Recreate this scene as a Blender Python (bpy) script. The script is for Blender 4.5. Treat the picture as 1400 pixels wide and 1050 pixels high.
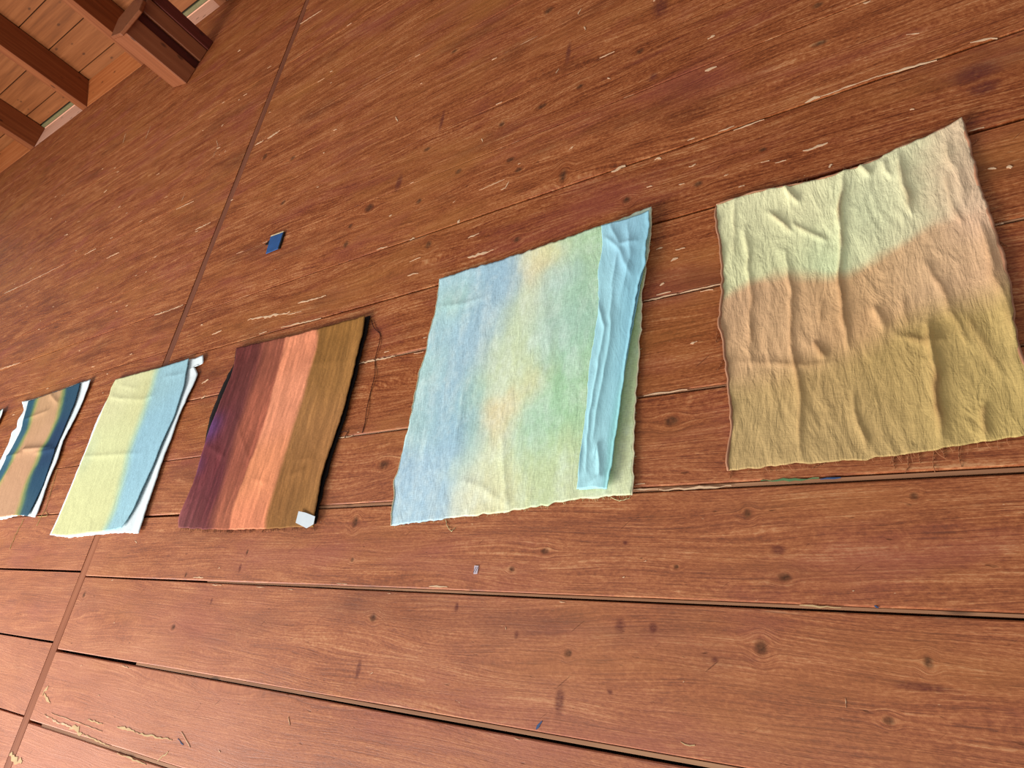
import bpy, bmesh, math, random
import numpy as np
from mathutils import Matrix, Vector
random.seed(7)
SC = bpy.context.scene
for o in list(bpy.data.objects):
    bpy.data.objects.remove(o)
COL = SC.collection
H = 1.5                                   # eye height over the floor, metres

# ------------------------------------------------------------------ camera
CAM = [[0.8351984, 0.1383194, 0.53227], [0.1195683, 0.8990301, -0.421246], [-0.5367933, 0.4154666, 0.7343299]]
cam_d = bpy.data.cameras.new('camera')
cam = bpy.data.objects.new('camera', cam_d)
COL.objects.link(cam)
SC.camera = cam
cam_d.sensor_fit = 'HORIZONTAL'
cam_d.sensor_width = 36.0
cam_d.lens = 36.0 * 880.0 / 1400.0
cam_d.clip_start = 0.02
cam.matrix_world = Matrix.Translation((0, 0, H)) @ Matrix(CAM).to_4x4()

# ------------------------------------------------------------------ light
def lin(c):
    return tuple(((v / 255.0) / 12.92 if v / 255.0 <= 0.04045 else ((v / 255.0 + 0.055) / 1.055) ** 2.4) for v in c)

world = bpy.data.worlds.new('world')
SC.world = world
world.use_nodes = True
world.node_tree.nodes['Background'].inputs[0].default_value = (0.98, 0.985, 1.0, 1)
world.node_tree.nodes['Background'].inputs[1].default_value = 0.42
# daylight through the wide barn opening on the left
al = bpy.data.lights.new('barn_opening_daylight', 'AREA')
al.shape = 'RECTANGLE'
al.size = 6.0
al.size_y = 3.2
al.energy = 1500
al.color = (1.0, 0.985, 0.97)
alo = bpy.data.objects.new('barn_opening_daylight', al)
COL.objects.link(alo)
alo.location = (-7.2, -5.4, 3.0)
alo.rotation_euler = (Vector((-1.2, 1.6, 0)) - Vector(alo.location)).to_track_quat('-Z', 'Y').to_euler()
vs = SC.view_settings
vs.view_transform = 'Standard'
vs.look = 'None'
vs.gamma = 1.0
vs.use_curve_mapping = False
vs.exposure = 0.0

# ------------------------------------------------------------------ data, floor metres (x along the planks, y across)
C4 = {"left":[[-1.482,0.414],[-1.491,0.456],[-1.495,0.517],[-1.51,0.563],[-1.501,0.598],[-1.497,0.68],[-1.491,0.765],[-1.492,0.841],[-1.494,0.906],[-1.493,0.985],[-1.481,1.051],[-1.485,1.136],[-1.476,1.206],[-1.48,1.258],[-1.48,1.295],[-1.487,1.365]],"right":[[-0.66,0.475],[-0.659,0.539],[-0.661,0.595],[-0.662,0.73],[-0.657,0.853],[-0.655,0.983],[-0.655,1.075],[-0.648,1.168],[-0.635,1.263],[-0.634,1.406]],"bottom":[[-1.482,0.414],[-1.337,0.424],[-1.184,0.436],[-1.02,0.447],[-0.849,0.467],[-0.731,0.475],[-0.66,0.475]],"top":[[-1.487,1.365],[-1.313,1.37],[-1.147,1.373],[-0.937,1.386],[-0.807,1.392],[-0.634,1.406]]}
SILK = {"left":[[-0.812,0.494],[-0.809,0.554],[-0.806,0.642],[-0.802,0.732],[-0.804,0.86],[-0.797,0.937],[-0.79,1.005],[-0.787,1.063],[-0.798,1.188],[-0.793,1.251],[-0.79,1.302],[-0.799,1.379]],"right":[[-0.722,0.489],[-0.711,0.575],[-0.704,0.66],[-0.696,0.749],[-0.683,0.893],[-0.673,1.001],[-0.663,1.08],[-0.655,1.131],[-0.638,1.18],[-0.642,1.243],[-0.633,1.316],[-0.635,1.38]],"bottom":[[-0.812,0.494],[-0.759,0.495],[-0.722,0.489]],"top":[[-0.799,1.379],[-0.711,1.376],[-0.635,1.38]]}
C3 = {"left":[[-2.699,0.43],[-2.723,0.485],[-2.698,0.621],[-2.706,0.726],[-2.714,0.836],[-2.712,0.914],[-2.7,1.027],[-2.686,1.155],[-2.698,1.23],[-2.724,1.297]],"right":[[-1.839,0.413],[-1.852,0.463],[-1.861,0.547],[-1.865,0.642],[-1.856,0.74],[-1.84,0.841],[-1.837,0.917],[-1.837,1.005],[-1.837,1.106],[-1.837,1.19],[-1.851,1.279]],"bottom":[[-2.699,0.43],[-2.406,0.417],[-2.077,0.415],[-1.936,0.419],[-1.839,0.413]],"top":[[-2.724,1.297],[-2.309,1.282],[-2.084,1.28],[-1.851,1.279]]}
C3B = {"left":[[-2.699,0.437],[-2.695,0.623],[-2.712,0.74],[-2.741,0.864],[-2.758,0.934],[-2.754,1.038],[-2.733,1.154],[-2.711,1.212],[-2.739,1.298]],"right":[[-1.845,0.428],[-1.852,0.49],[-1.852,0.549],[-1.849,0.644],[-1.843,0.742],[-1.83,0.843],[-1.829,0.919],[-1.826,1.007],[-1.83,1.109],[-1.829,1.192],[-1.831,1.281]],"bottom":[[-2.699,0.437],[-2.423,0.427],[-2.091,0.425],[-1.845,0.428]],"top":[[-2.739,1.298],[-2.319,1.282],[-2.093,1.281],[-1.831,1.281]]}
TAG = [[-1.94,0.473],[-1.898,0.466],[-1.843,0.451],[-1.841,0.424],[-1.873,0.41],[-1.939,0.431]]
C2 = {"left":[[-3.871,0.418],[-3.863,0.503],[-3.86,0.672],[-3.866,0.797],[-3.873,0.874],[-3.876,0.993],[-3.88,1.088],[-3.883,1.15],[-3.874,1.211],[-3.888,1.262],[-3.87,1.312]],"right":[[-3.165,0.437],[-3.125,0.525],[-3.109,0.63],[-3.093,0.739],[-3.088,0.851],[-3.068,0.977],[-3.073,1.049],[-3.083,1.148],[-3.11,1.227],[-3.131,1.314]],"bottom":[[-3.871,0.418],[-3.686,0.41],[-3.465,0.421],[-3.296,0.426],[-3.165,0.437]],"top":[[-3.87,1.312],[-3.679,1.313],[-3.401,1.309],[-3.131,1.314]]}
C2B = {"left":[[-3.895,0.417],[-3.892,0.505],[-3.897,0.675],[-3.901,0.807],[-3.902,0.878],[-3.914,0.998],[-3.919,1.094],[-3.896,1.216],[-3.887,1.311]],"right":[[-3.004,0.41],[-3.007,0.455],[-3.017,0.512],[-3.022,0.648],[-3.03,0.735],[-3.032,0.813],[-3.033,0.893],[-3.034,0.974],[-3.03,1.015],[-3.017,1.091],[-3.007,1.15],[-3.004,1.205],[-3.039,1.24],[-3.068,1.258],[-2.998,1.261],[-2.989,1.272],[-3.014,1.314]],"bottom":[[-3.895,0.417],[-3.663,0.401],[-3.421,0.411],[-3.175,0.418],[-3.004,0.41]],"top":[[-3.887,1.311],[-3.407,1.308],[-3.137,1.313],[-3.014,1.314]]}
C1B = {"left":[[-5.1499999999999995,0.526],[-5.1899999999999995,0.75],[-5.077,0.918],[-5.073,0.983],[-5.07,1.049],[-5.108,1.12],[-5.065,1.149],[-5.104,1.205],[-5.079,1.271],[-5.18,1.351]],"right":[[-4.161,0.516],[-4.155,0.556],[-4.192,0.735],[-4.192,0.848],[-4.225,0.967],[-4.205,1.114],[-4.204,1.253],[-4.213,1.366]],"bottom":[[-5.1499999999999995,0.526],[-4.93,0.521],[-4.633,0.516],[-4.394,0.537],[-4.161,0.516]],"top":[[-5.18,1.351],[-4.973,1.348],[-4.512,1.363],[-4.364,1.373],[-4.213,1.366]]}
C1 = {"left":[[-5.01,0.541],[-5.02,0.7],[-4.973,0.836],[-4.969,0.915],[-4.952,1.019],[-4.946,1.117],[-5.001,1.225],[-5.05,1.335]],"right":[[-4.254,0.527],[-4.238,0.639],[-4.241,0.736],[-4.282,0.926],[-4.291,1.123],[-4.302,1.233],[-4.349,1.369]],"bottom":[[-5.01,0.541],[-4.87,0.536],[-4.637,0.531],[-4.445,0.537],[-4.254,0.527]],"top":[[-5.05,1.335],[-4.953,1.339],[-4.494,1.355],[-4.346,1.365]]}
C5 = {"left":[[-0.415,0.523],[-0.416,0.561],[-0.405,0.648],[-0.412,0.762],[-0.419,0.862],[-0.431,0.945],[-0.419,1.038],[-0.422,1.165],[-0.433,1.262],[-0.432,1.342]],"right":[[0.22299999999999998,0.5680000000000001],[0.20299999999999999,0.62],[0.178,0.712],[0.177,0.801],[0.184,0.902],[0.184,1.002],[0.179,1.098],[0.174,1.201],[0.173,1.321],[0.172,1.39]],"bottom":[[-0.415,0.523],[-0.304,0.527],[-0.135,0.529],[-0.009,0.539],[0.069,0.548],[0.151,0.556],[0.22299999999999998,0.5680000000000001]],"top":[[-0.432,1.342],[-0.365,1.348],[-0.243,1.339],[-0.166,1.328],[-0.102,1.332],[-0.031,1.337],[0.031,1.354],[0.098,1.366],[0.172,1.39]]}
FOLDS5 = [[[[-0.097,1.337],[-0.118,1.168],[-0.13,1.019],[-0.134,0.911],[-0.133,0.807]],0.012,1.3],[[[0.029,0.838],[0.026,0.73],[0.018,0.549]],0.016,1.5],[[[-0.353,1.228],[-0.351,1.118],[-0.346,0.949],[-0.353,0.806]],0.012,0.8],[[[-0.253,1.114],[-0.247,0.971],[-0.254,0.83],[-0.243,0.696],[-0.251,0.538]],0.012,0.9],[[[0.029,1.335],[0.033,1.234],[0.042,1.142]],0.018,1.2],[[[-0.286,1.264],[-0.233,1.175]],0.012,0.8],[[[-0.231,1.206],[-0.155,1.12]],0.01,0.6],[[[-0.206,0.837],[-0.181,0.784]],0.014,1.0],[[[-0.134,0.69],[-0.126,0.545]],0.009,0.7],[[[0.16,1.067],[0.164,0.917],[0.176,0.756]],0.02,1.2],[[[0.04,1.003],[0.072,0.892],[0.1,0.762]],0.014,0.7],[[[-0.071,0.906],[-0.051,0.835]],0.014,0.8],[[[-0.243,1.339],[-0.216,1.268]],0.013,1.2],[[[0.099,0.631],[0.092,0.554]],0.012,0.9],[[[-0.061,1.341],[-0.037,1.293]],0.012,1.0],[[[-0.006,1.325],[0.012,1.266]],0.01,0.7],[[[0.133,1.339],[0.142,1.134]],0.02,0.8],[[[0.113,1.249],[0.126,1.073]],0.012,0.6],[[[-0.176,0.953],[-0.19,0.881]],0.012,0.5],[[[-0.013,0.913],[-0.011,0.832]],0.012,0.6],[[[-0.375,1.352],[-0.391,1.13]],0.012,0.5],[[[0.1,0.846],[0.141,0.693]],0.02,0.6],[[[-0.031,0.816],[0.023,0.786],[0.058,0.789]],0.02,0.8],[[[-0.38,0.811],[-0.223,0.773],[-0.174,0.774]],0.02,0.5]]
FOLDS1 = [[[[-4.867,0.73],[-4.8,0.864],[-4.744,0.961],[-4.351,0.941]],0.02,0.9],[[[-5.093,0.935],[-4.737,0.937]],0.02,0.5],[[[-4.742,1.346],[-4.539,1.251]],0.02,0.6],[[[-4.975,1.189],[-4.637,1.215]],0.02,0.5],[[[-4.554,0.921],[-4.244,0.924]],0.015,0.5]]
FOLDS4 = [[[[-1.459,1.231],[-1.332,1.218],[-1.259,1.226]],0.012,0.5],[[[-1.097,0.688],[-1.039,0.456]],0.012,0.5],[[[-1.046,0.466],[-1.165,0.532],[-1.231,0.547]],0.012,0.4],[[[-1.281,0.874],[-1.269,0.671]],0.014,0.35],[[[-1.002,1.149],[-0.955,0.952]],0.02,0.3]]
FOLDSS = [[[[-0.785,1.325],[-0.723,1.253],[-0.686,1.155]],0.012,0.6],[[[-0.77,1.374],[-0.73,1.281],[-0.669,1.275]],0.012,0.5],[[[-0.793,1.097],[-0.763,0.984],[-0.782,0.788],[-0.79,0.539]],0.008,0.6],[[[-0.744,1.122],[-0.745,0.946],[-0.763,0.734],[-0.771,0.624]],0.01,0.6],[[[-0.705,1.352],[-0.688,1.217],[-0.714,1.078]],0.012,0.5],[[[-0.768,0.585],[-0.755,0.613],[-0.742,0.527],[-0.772,0.505]],0.01,0.7],[[[-0.734,1.244],[-0.75,1.123]],0.01,0.5],[[[-0.813,0.709],[-0.809,0.531]],0.006,0.5]]
FOLDS2 = [[[[-3.718,1.171],[-3.467,1.127],[-3.343,1.138]],0.02,0.5],[[[-3.853,1.203],[-3.673,1.158]],0.015,0.5],[[[-3.884,0.845],[-3.616,0.829],[-3.251,0.81]],0.015,0.45],[[[-3.321,1.238],[-3.127,1.226]],0.015,0.4],[[[-3.8,1.266],[-3.569,1.21]],0.02,0.35]]
FOLDS3 = [[[[-2.06,0.613],[-1.965,0.638]],0.02,0.7],[[[-2.032,0.675],[-1.954,0.678]],0.02,0.5],[[[-2.288,0.618],[-2.175,0.593]],0.02,0.5],[[[-2.145,1.112],[-1.913,1.082]],0.02,0.3],[[[-2.681,0.791],[-2.51,0.723]],0.015,0.5],[[[-2.536,0.907],[-2.357,0.701],[-2.352,0.564]],0.014,0.35],[[[-2.657,0.876],[-2.574,0.656]],0.014,0.4],[[[-2.025,1.017],[-2.03,0.847]],0.014,0.35]]
THREADS = [["c3",[[-1.823,1.261],[-1.794,1.215],[-1.752,1.18],[-1.743,1.126],[-1.748,1.064],[-1.725,0.993],[-1.731,0.917],[-1.726,0.851],[-1.721,0.804],[-1.725,0.76]],0],["c3",[[-1.853,0.755],[-1.833,0.776],[-1.801,0.772],[-1.812,0.75]],0],["c1",[[-4.171,0.804],[-4.096,0.575],[-4.118,0.471]],1],["c1",[[-4.315,0.513],[-4.333,0.432],[-4.33,0.345]],1],["c1",[[-4.085,0.55],[-4.034,0.524],[-4.153,0.521]],1],["c4",[[-1.267,0.433],[-1.255,0.409],[-1.235,0.392],[-1.225,0.404]],2],["c4",[[-0.72,0.473],[-0.696,0.463],[-0.669,0.469]],2],["c4",[[-1.497,0.95],[-1.497,0.977],[-1.488,0.991]],2],["c5",[[-0.047,0.533],[-0.048,0.508],[-0.055,0.496]],3],["c5",[[0.002,0.541],[-0.004,0.513],[-0.003,0.493]],3],["c5",[[0.045,0.548],[0.041,0.521],[0.043,0.501]],3],["c5",[[-0.075,0.531],[-0.073,0.506]],3],["c5",[[0.017,0.544],[0.017,0.523]],3],["c5",[[-0.41,0.525],[-0.414,0.507]],3],["c5",[[-0.438,0.916],[-0.441,0.882],[-0.429,0.897]],3],["c5",[[-0.42,0.833],[-0.44,0.798]],3],["c5",[[-0.387,0.805],[-0.412,0.761],[-0.422,0.746]],3],["c5",[[0.175,1.302],[0.195,1.32]],3],["c5",[[0.187,1.017],[0.198,0.998]],3],["c5",[[0.187,1.064],[0.201,1.066]],3],["c5",[[-0.027,0.535],[-0.026,0.515]],3],["c5",[[-0.203,0.528],[-0.234,0.517]],3]]
KNOTS = [[-2.523,0.047,0.016,0.013000000000000001,0],[-1.487,0.134,0.018000000000000002,0.015,0],[-0.812,0.088,0.013000000000000001,0.011000000000000001,0],[-0.679,0.159,0.016,0.022000000000000002,1],[-0.597,0.159,0.012,0.016,1],[-1.505,-0.011,0.012,0.036000000000000004,1],[-1.005,0.286,0.012,0.01,0],[-1.631,0.307,0.01,0.009000000000000001,0],[-0.675,0.355,0.009000000000000001,0.006999999999999999,1],[-0.697,0.014,0.01,0.008,1],[-0.314,0.337,0.02,0.013999999999999999,1],[-0.303,0.279,0.018000000000000002,0.012,0],[-0.358,0.135,0.016,0.02,0],[-0.456,0.102,0.01,0.008,1],[-0.906,0.335,0.016,0.01,0],[-0.376,0.42,0.012,0.013999999999999999,0],[-0.826,-0.019,0.016,0.04,1],[-1.176,0.179,0.009000000000000001,0.018000000000000002,1],[-0.968,0.119,0.008,0.012,1],[-3.309,0.139,0.013999999999999999,0.018000000000000002,0],[-0.137,0.025,0.012,0.01,0],[-1.191,1.8,0.022000000000000002,0.016,0],[-1.239,1.873,0.025,0.015,0],[-1.509,1.924,0.022000000000000002,0.016,0],[-1.705,2.786,0.026000000000000002,0.016,0],[-1.708,1.836,0.02,0.018000000000000002,0],[-1.159,2.722,0.03,0.026000000000000002,0],[-0.649,2.011,0.022000000000000002,0.024,1],[-0.952,2.128,0.02,0.016,0],[-1.316,2.102,0.02,0.02,0],[-1.122,2.108,0.03,0.016,0],[-0.706,2.179,0.02,0.016,0],[-0.488,1.451,0.018000000000000002,0.013999999999999999,0],[-0.725,1.477,0.018000000000000002,0.018000000000000002,0],[-1.734,2.149,0.026000000000000002,0.016,0],[-1.15,1.452,0.02,0.016,0],[-0.116,1.857,0.03,0.013999999999999999,0],[-0.296,1.507,0.013999999999999999,0.01,0],[-0.109,2.029,0.02,0.015,0],[-2.129,1.737,0.022000000000000002,0.024,0],[-2.135,1.845,0.02,0.016,0],[-1.594,1.569,0.02,0.024,0],[-2.032,1.917,0.035,0.03,0],[-2.781,2.224,0.025,0.02,0],[-0.561,0.673,0.025,0.018000000000000002,0],[-1.58,0.629,0.03,0.02,0],[-1.657,0.433,0.016,0.024,0],[-1.681,2.301,0.015,0.08,1],[-1.026,2.365,0.015,0.08,1],[-1.871,2.004,0.025,0.06,1],[0.223,1.534,0.06,0.04,1],[0.23,1.478,0.04,0.03,1],[-0.631,2.387,0.04,0.08,1],[-0.983,1.685,0.02,0.04,0],[-0.061,0.131,0.01,0.013999999999999999,0],[-0.543,0.298,0.008,0.006999999999999999,0],[-2.215,0.271,0.01,0.022000000000000002,1],[-2.553,0.241,0.008,0.012,0],[-2.199,0.331,0.008,0.013999999999999999,0],[-2.33,0.149,0.008,0.016,1],[-0.045,0.446,0.01,0.01,0],[-0.078,0.087,0.06,0.009000000000000001,1],[-3.163,2.726,0.03,0.03,0],[-2.843,2.576,0.03,0.02,0]]
FLECKS = [[-2.733,1.467,-2.404,1.433,0.016,"w"],[-2.362,1.471,-2.167,1.467,0.01,"w"],[-2.435,1.357,-2.157,1.345,0.007,"w"],[-1.371,1.432,-1.251,1.437,0.016,"w"],[-1.675,1.437,-1.616,1.435,0.009,"w"],[-0.789,1.626,-0.737,1.628,0.016,"w"],[-0.464,1.939,-0.425,1.934,0.014,"w"],[-0.633,1.612,-0.61,1.609,0.01,"w"],[-0.453,2.085,-0.43,2.093,0.012,"w"],[-1.46,1.635,-1.447,1.641,0.014,"w"],[-0.19,1.451,-0.126,1.453,0.009,"w"],[-0.173,1.636,-0.132,1.638,0.013,"w"],[-0.132,1.638,0.015,1.64,0.006,"w"],[0.015,1.64,0.151,1.625,0.006,"w"],[-0.131,1.367,-0.121,1.373,0.01,"w"],[0.097,1.758,0.127,1.747,0.007,"w"],[0.227,1.647,0.282,1.629,0.008,"w"],[0.072,1.479,0.082,1.479,0.008,"w"],[0.232,1.215,0.243,1.215,0.01,"w"],[-0.571,1.188,-0.549,1.19,0.009,"w"],[-0.618,1.243,-0.597,1.245,0.007,"w"],[-0.603,1.106,-0.59,1.113,0.008,"w"],[-0.511,0.893,-0.493,0.899,0.008,"w"],[-1.454,-0.02,-1.444,-0.013,0.004,"w"],[-0.679,0.271,-0.673,0.271,0.004,"w"],[-1.004,0.137,-1.001,0.13,0.002,"w"],[-2.352,0.269,-2.339,0.272,0.005,"w"],[-3.035,0.382,-3.014,0.369,0.005,"w"],[-3.107,-0.144,-3.099,-0.137,0.004,"w"],[-2.969,0.035,-2.959,0.039,0.004,"w"],[-2.888,-0.231,-2.877,-0.23,0.004,"w"],[-1.759,-0.168,-1.743,-0.189,0.003,"w"],[-2.048,-0.3,-2.038,-0.304,0.004,"w"],[-0.176,0.254,-0.172,0.255,0.003,"w"],[-0.207,0.054,-0.206,0.038,0.002,"w"],[-0.525,0.051,-0.522,0.053,0.003,"w"],[-6.96,2.695,-6.569,2.681,0.012,"w"],[-6.569,2.681,-5.751,2.675,0.009,"w"],[-5.392,2.662,-5.218,2.666,0.009,"w"],[-4.907,2.483,-4.725,2.481,0.009,"w"],[-3.684,2.339,-3.52,2.341,0.01,"w"],[-4.058,2.78,-4.056,2.701,0.006,"w"],[-4.086,2.649,-3.872,2.639,0.007,"w"],[-6.01,1.745,-5.642,1.739,0.009,"w"],[-3.759,1.727,-3.592,1.723,0.009,"w"],[-3.592,1.723,-3.457,1.726,0.007,"w"],[-3.916,3.205,-3.855,3.122,0.005,"w"],[-3.855,3.122,-3.863,3.024,0.005,"w"],[-3.339,2.898,-3.256,2.902,0.014,"w"],[-3.212,2.9,-3.095,2.909,0.016,"w"],[-3.368,4.08,-3.133,4.072,0.01,"w"],[-5.869,4.194,-5.809,4.038,0.008,"w"],[-5.326,4.026,-5.295,3.855,0.007,"w"],[-5.665,3.403,-5.62,3.41,0.014,"w"],[-6.116,3.086,-6.039,3.077,0.012,"w"],[-4.207,4.296,-4.17,4.299,0.02,"w"],[-3.72,3.008,-3.707,3.016,0.01,"w"],[-3.928,3.345,-3.92,3.362,0.014,"w"],[-1.852,1.066,-1.644,1.063,0.008,"w"],[-1.85,0.753,-1.773,0.754,0.005,"w"],[-1.922,1.002,-1.882,1.008,0.007,"w"],[-2.95,1.151,-2.901,1.163,0.009,"w"],[-2.906,1.062,-2.876,1.073,0.007,"w"],[-2.728,0.713,-2.726,0.76,0.005,"w"],[-0.65,1.066,-0.552,1.065,0.005,"w"],[-0.541,1.065,-0.427,1.067,0.004,"w"],[-0.641,0.756,-0.519,0.758,0.005,"w"],[0.181,1.352,0.211,1.353,0.005,"w"],[0.187,1.062,0.202,1.063,0.006,"w"],[-0.59,0.487,-0.411,0.488,0.006,"w"],[-0.692,0.49,-0.593,0.491,0.004,"w"],[-2.415,1.423,-2.315,1.416,0.004,"w"],[-3.021,1.443,-2.942,1.448,0.007,"w"],[-1.681,1.507,-1.623,1.512,0.006,"w"],[-1.387,1.535,-1.335,1.539,0.006,"w"],[-0.523,1.646,-0.499,1.648,0.006,"w"],[-0.378,1.622,-0.287,1.624,0.004,"w"],[-1.375,1.768,-1.253,1.777,0.004,"w"],[-1.711,1.628,-1.683,1.631,0.006,"w"],[-1.245,1.725,-1.229,1.756,0.005,"w"],[-0.97,1.804,-0.953,1.815,0.006,"w"],[-1.001,2.585,-0.989,2.616,0.008,"w"],[-0.965,2.483,-0.953,2.457,0.008,"w"],[-1.075,2.271,-1.063,2.291,0.006,"w"],[-0.835,2.108,-0.822,2.093,0.008,"w"],[-1.415,2.065,-1.404,2.043,0.007,"w"],[-2.024,2.495,-1.993,2.449,0.006,"w"],[0.01,1.953,0.029,1.95,0.006,"w"],[0.072,1.335,0.095,1.333,0.006,"w"],[-0.369,1.393,-0.352,1.392,0.007,"w"],[-0.55,1.47,-0.531,1.469,0.005,"w"],[-0.304,1.459,-0.28,1.457,0.005,"w"],[-0.265,1.44,-0.235,1.438,0.004,"w"],[-0.41,1.452,-0.397,1.452,0.004,"w"],[0.198,1.223,0.214,1.22,0.005,"w"],[-0.935,0.484,-0.925,0.479,0.003,"w"],[-0.625,0.309,-0.618,0.311,0.003,"w"],[-3.314,-0.24,-3.336,-0.277,0.02,"y"],[-3.323,-0.275,-3.245,-0.3,0.014,"y"],[-3.012,-0.357,-2.907,-0.367,0.022,"y"],[-3.168,-0.354,-2.986,-0.359,0.009,"w"],[-3.259,-0.343,-3.131,-0.352,0.007,"w"],[-2.679,-0.314,-2.549,-0.314,0.01,"y"],[-2.547,-0.316,-2.314,-0.307,0.007,"y"],[-2.901,-0.318,-2.785,-0.318,0.007,"y"],[-2.907,-0.367,-2.685,-0.378,0.006,"y"],[-2.315,-0.343,-2.362,-0.376,0.009,"y"],[-3.417,-0.508,-3.292,-0.532,0.03,"y"],[-2.621,-0.392,-2.42,-0.396,0.006,"y"],[-2.284,-0.299,-2.242,-0.31,0.007,"b"],[-0.883,-0.087,-0.867,-0.069,0.011,"b"],[-2.276,-0.276,-2.201,-0.313,0.003,"w"],[-0.14,0.226,-0.132,0.224,0.004,"b"],[-0.278,0.222,-0.199,0.221,0.004,"y"],[-0.344,0.497,-0.22,0.494,0.006,"g"],[-0.218,0.493,-0.176,0.493,0.005,"b"],[-3.203,-0.331,-2.768,-0.341,0.003,"w"],[-0.53,-0.065,-0.499,-0.068,0.006,"y"]]
BALL = [[-1.126,0.282]]
CARD = [[-2.775,1.985],[-2.67,1.98],[-2.667,1.873],[-2.765,1.871]]
NOTCH = [[-2.809,1.946],[-2.772,1.973],[-2.776,1.937]]

# ------------------------------------------------------------------ helpers
def link(name, me, mat=None, parent=None):
    o = bpy.data.objects.new(name, me)
    COL.objects.link(o)
    if mat is not None and me is not None and not me.materials:
        me.materials.append(mat)
    if parent is not None:
        o.parent = parent
    return o

def mesh(name, verts, faces, mat=None, parent=None, smooth=False):
    me = bpy.data.meshes.new(name)
    me.from_pydata([tuple(map(float, v)) for v in verts], [], faces)
    if smooth:
        me.polygons.foreach_set('use_smooth', [True] * len(me.polygons))
    me.update()
    return link(name, me, mat, parent)

def tag(o, label, cat, group=None):
    o['label'] = label
    o['category'] = cat
    if group:
        o['group'] = group

def bm_obj(name, bm, mat, parent=None, bevel=0.0):
    if bevel:
        bmesh.ops.bevel(bm, geom=list(bm.edges), offset=bevel, segments=1, affect='EDGES', profile=.5)
    bmesh.ops.recalc_face_normals(bm, faces=list(bm.faces))
    me = bpy.data.meshes.new(name)
    bm.to_mesh(me)
    bm.free()
    return link(name, me, mat, parent)

def prism(name, poly, z0, z1, mat, parent=None, bevel=0.004):
    bm = bmesh.new()
    lo = [bm.verts.new((p[0], p[1], z0 if not callable(z0) else z0(p))) for p in poly]
    hi = [bm.verts.new((p[0], p[1], z1 if not callable(z1) else z1(p))) for p in poly]
    bm.faces.new(lo[::-1])
    bm.faces.new(hi)
    n = len(poly)
    for i in range(n):
        bm.faces.new((lo[i], lo[(i + 1) % n], hi[(i + 1) % n], hi[i]))
    return bm_obj(name, bm, mat, parent, bevel)

def box(name, x0, x1, y0, y1, z0, z1, mat, parent=None, bevel=0.003):
    return prism(name, [(x0, y0), (x1, y0), (x1, y1), (x0, y1)], z0, z1, mat, parent, bevel)

def vnoise(x, y, seed=0):
    """smooth value noise in -1..1, numpy arrays"""
    xi = np.floor(x).astype(np.int64); yi = np.floor(y).astype(np.int64)
    fx = x - xi; fy = y - yi
    fx = fx * fx * (3 - 2 * fx); fy = fy * fy * (3 - 2 * fy)
    def h(a, b):
        n = (a * 374761393 + b * 668265263 + seed * 974634777) & 0x7fffffff
        n = ((n ^ (n >> 13)) * 1274126177) & 0x7fffffff
        n = n ^ (n >> 16)
        return (n & 0xffff) / 32767.5 - 1
    return (h(xi, yi) * (1 - fx) + h(xi + 1, yi) * fx) * (1 - fy) + (h(xi, yi + 1) * (1 - fx) + h(xi + 1, yi + 1) * fx) * fy

def fbm(x, y, seed=0, octv=4):
    r = 0; a = .5; s = 1.0
    for i in range(octv):
        r = r + a * vnoise(x * s + i * 17.3, y * s - i * 9.1, seed + i)
        a *= .5; s *= 2.03
    return r

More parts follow.
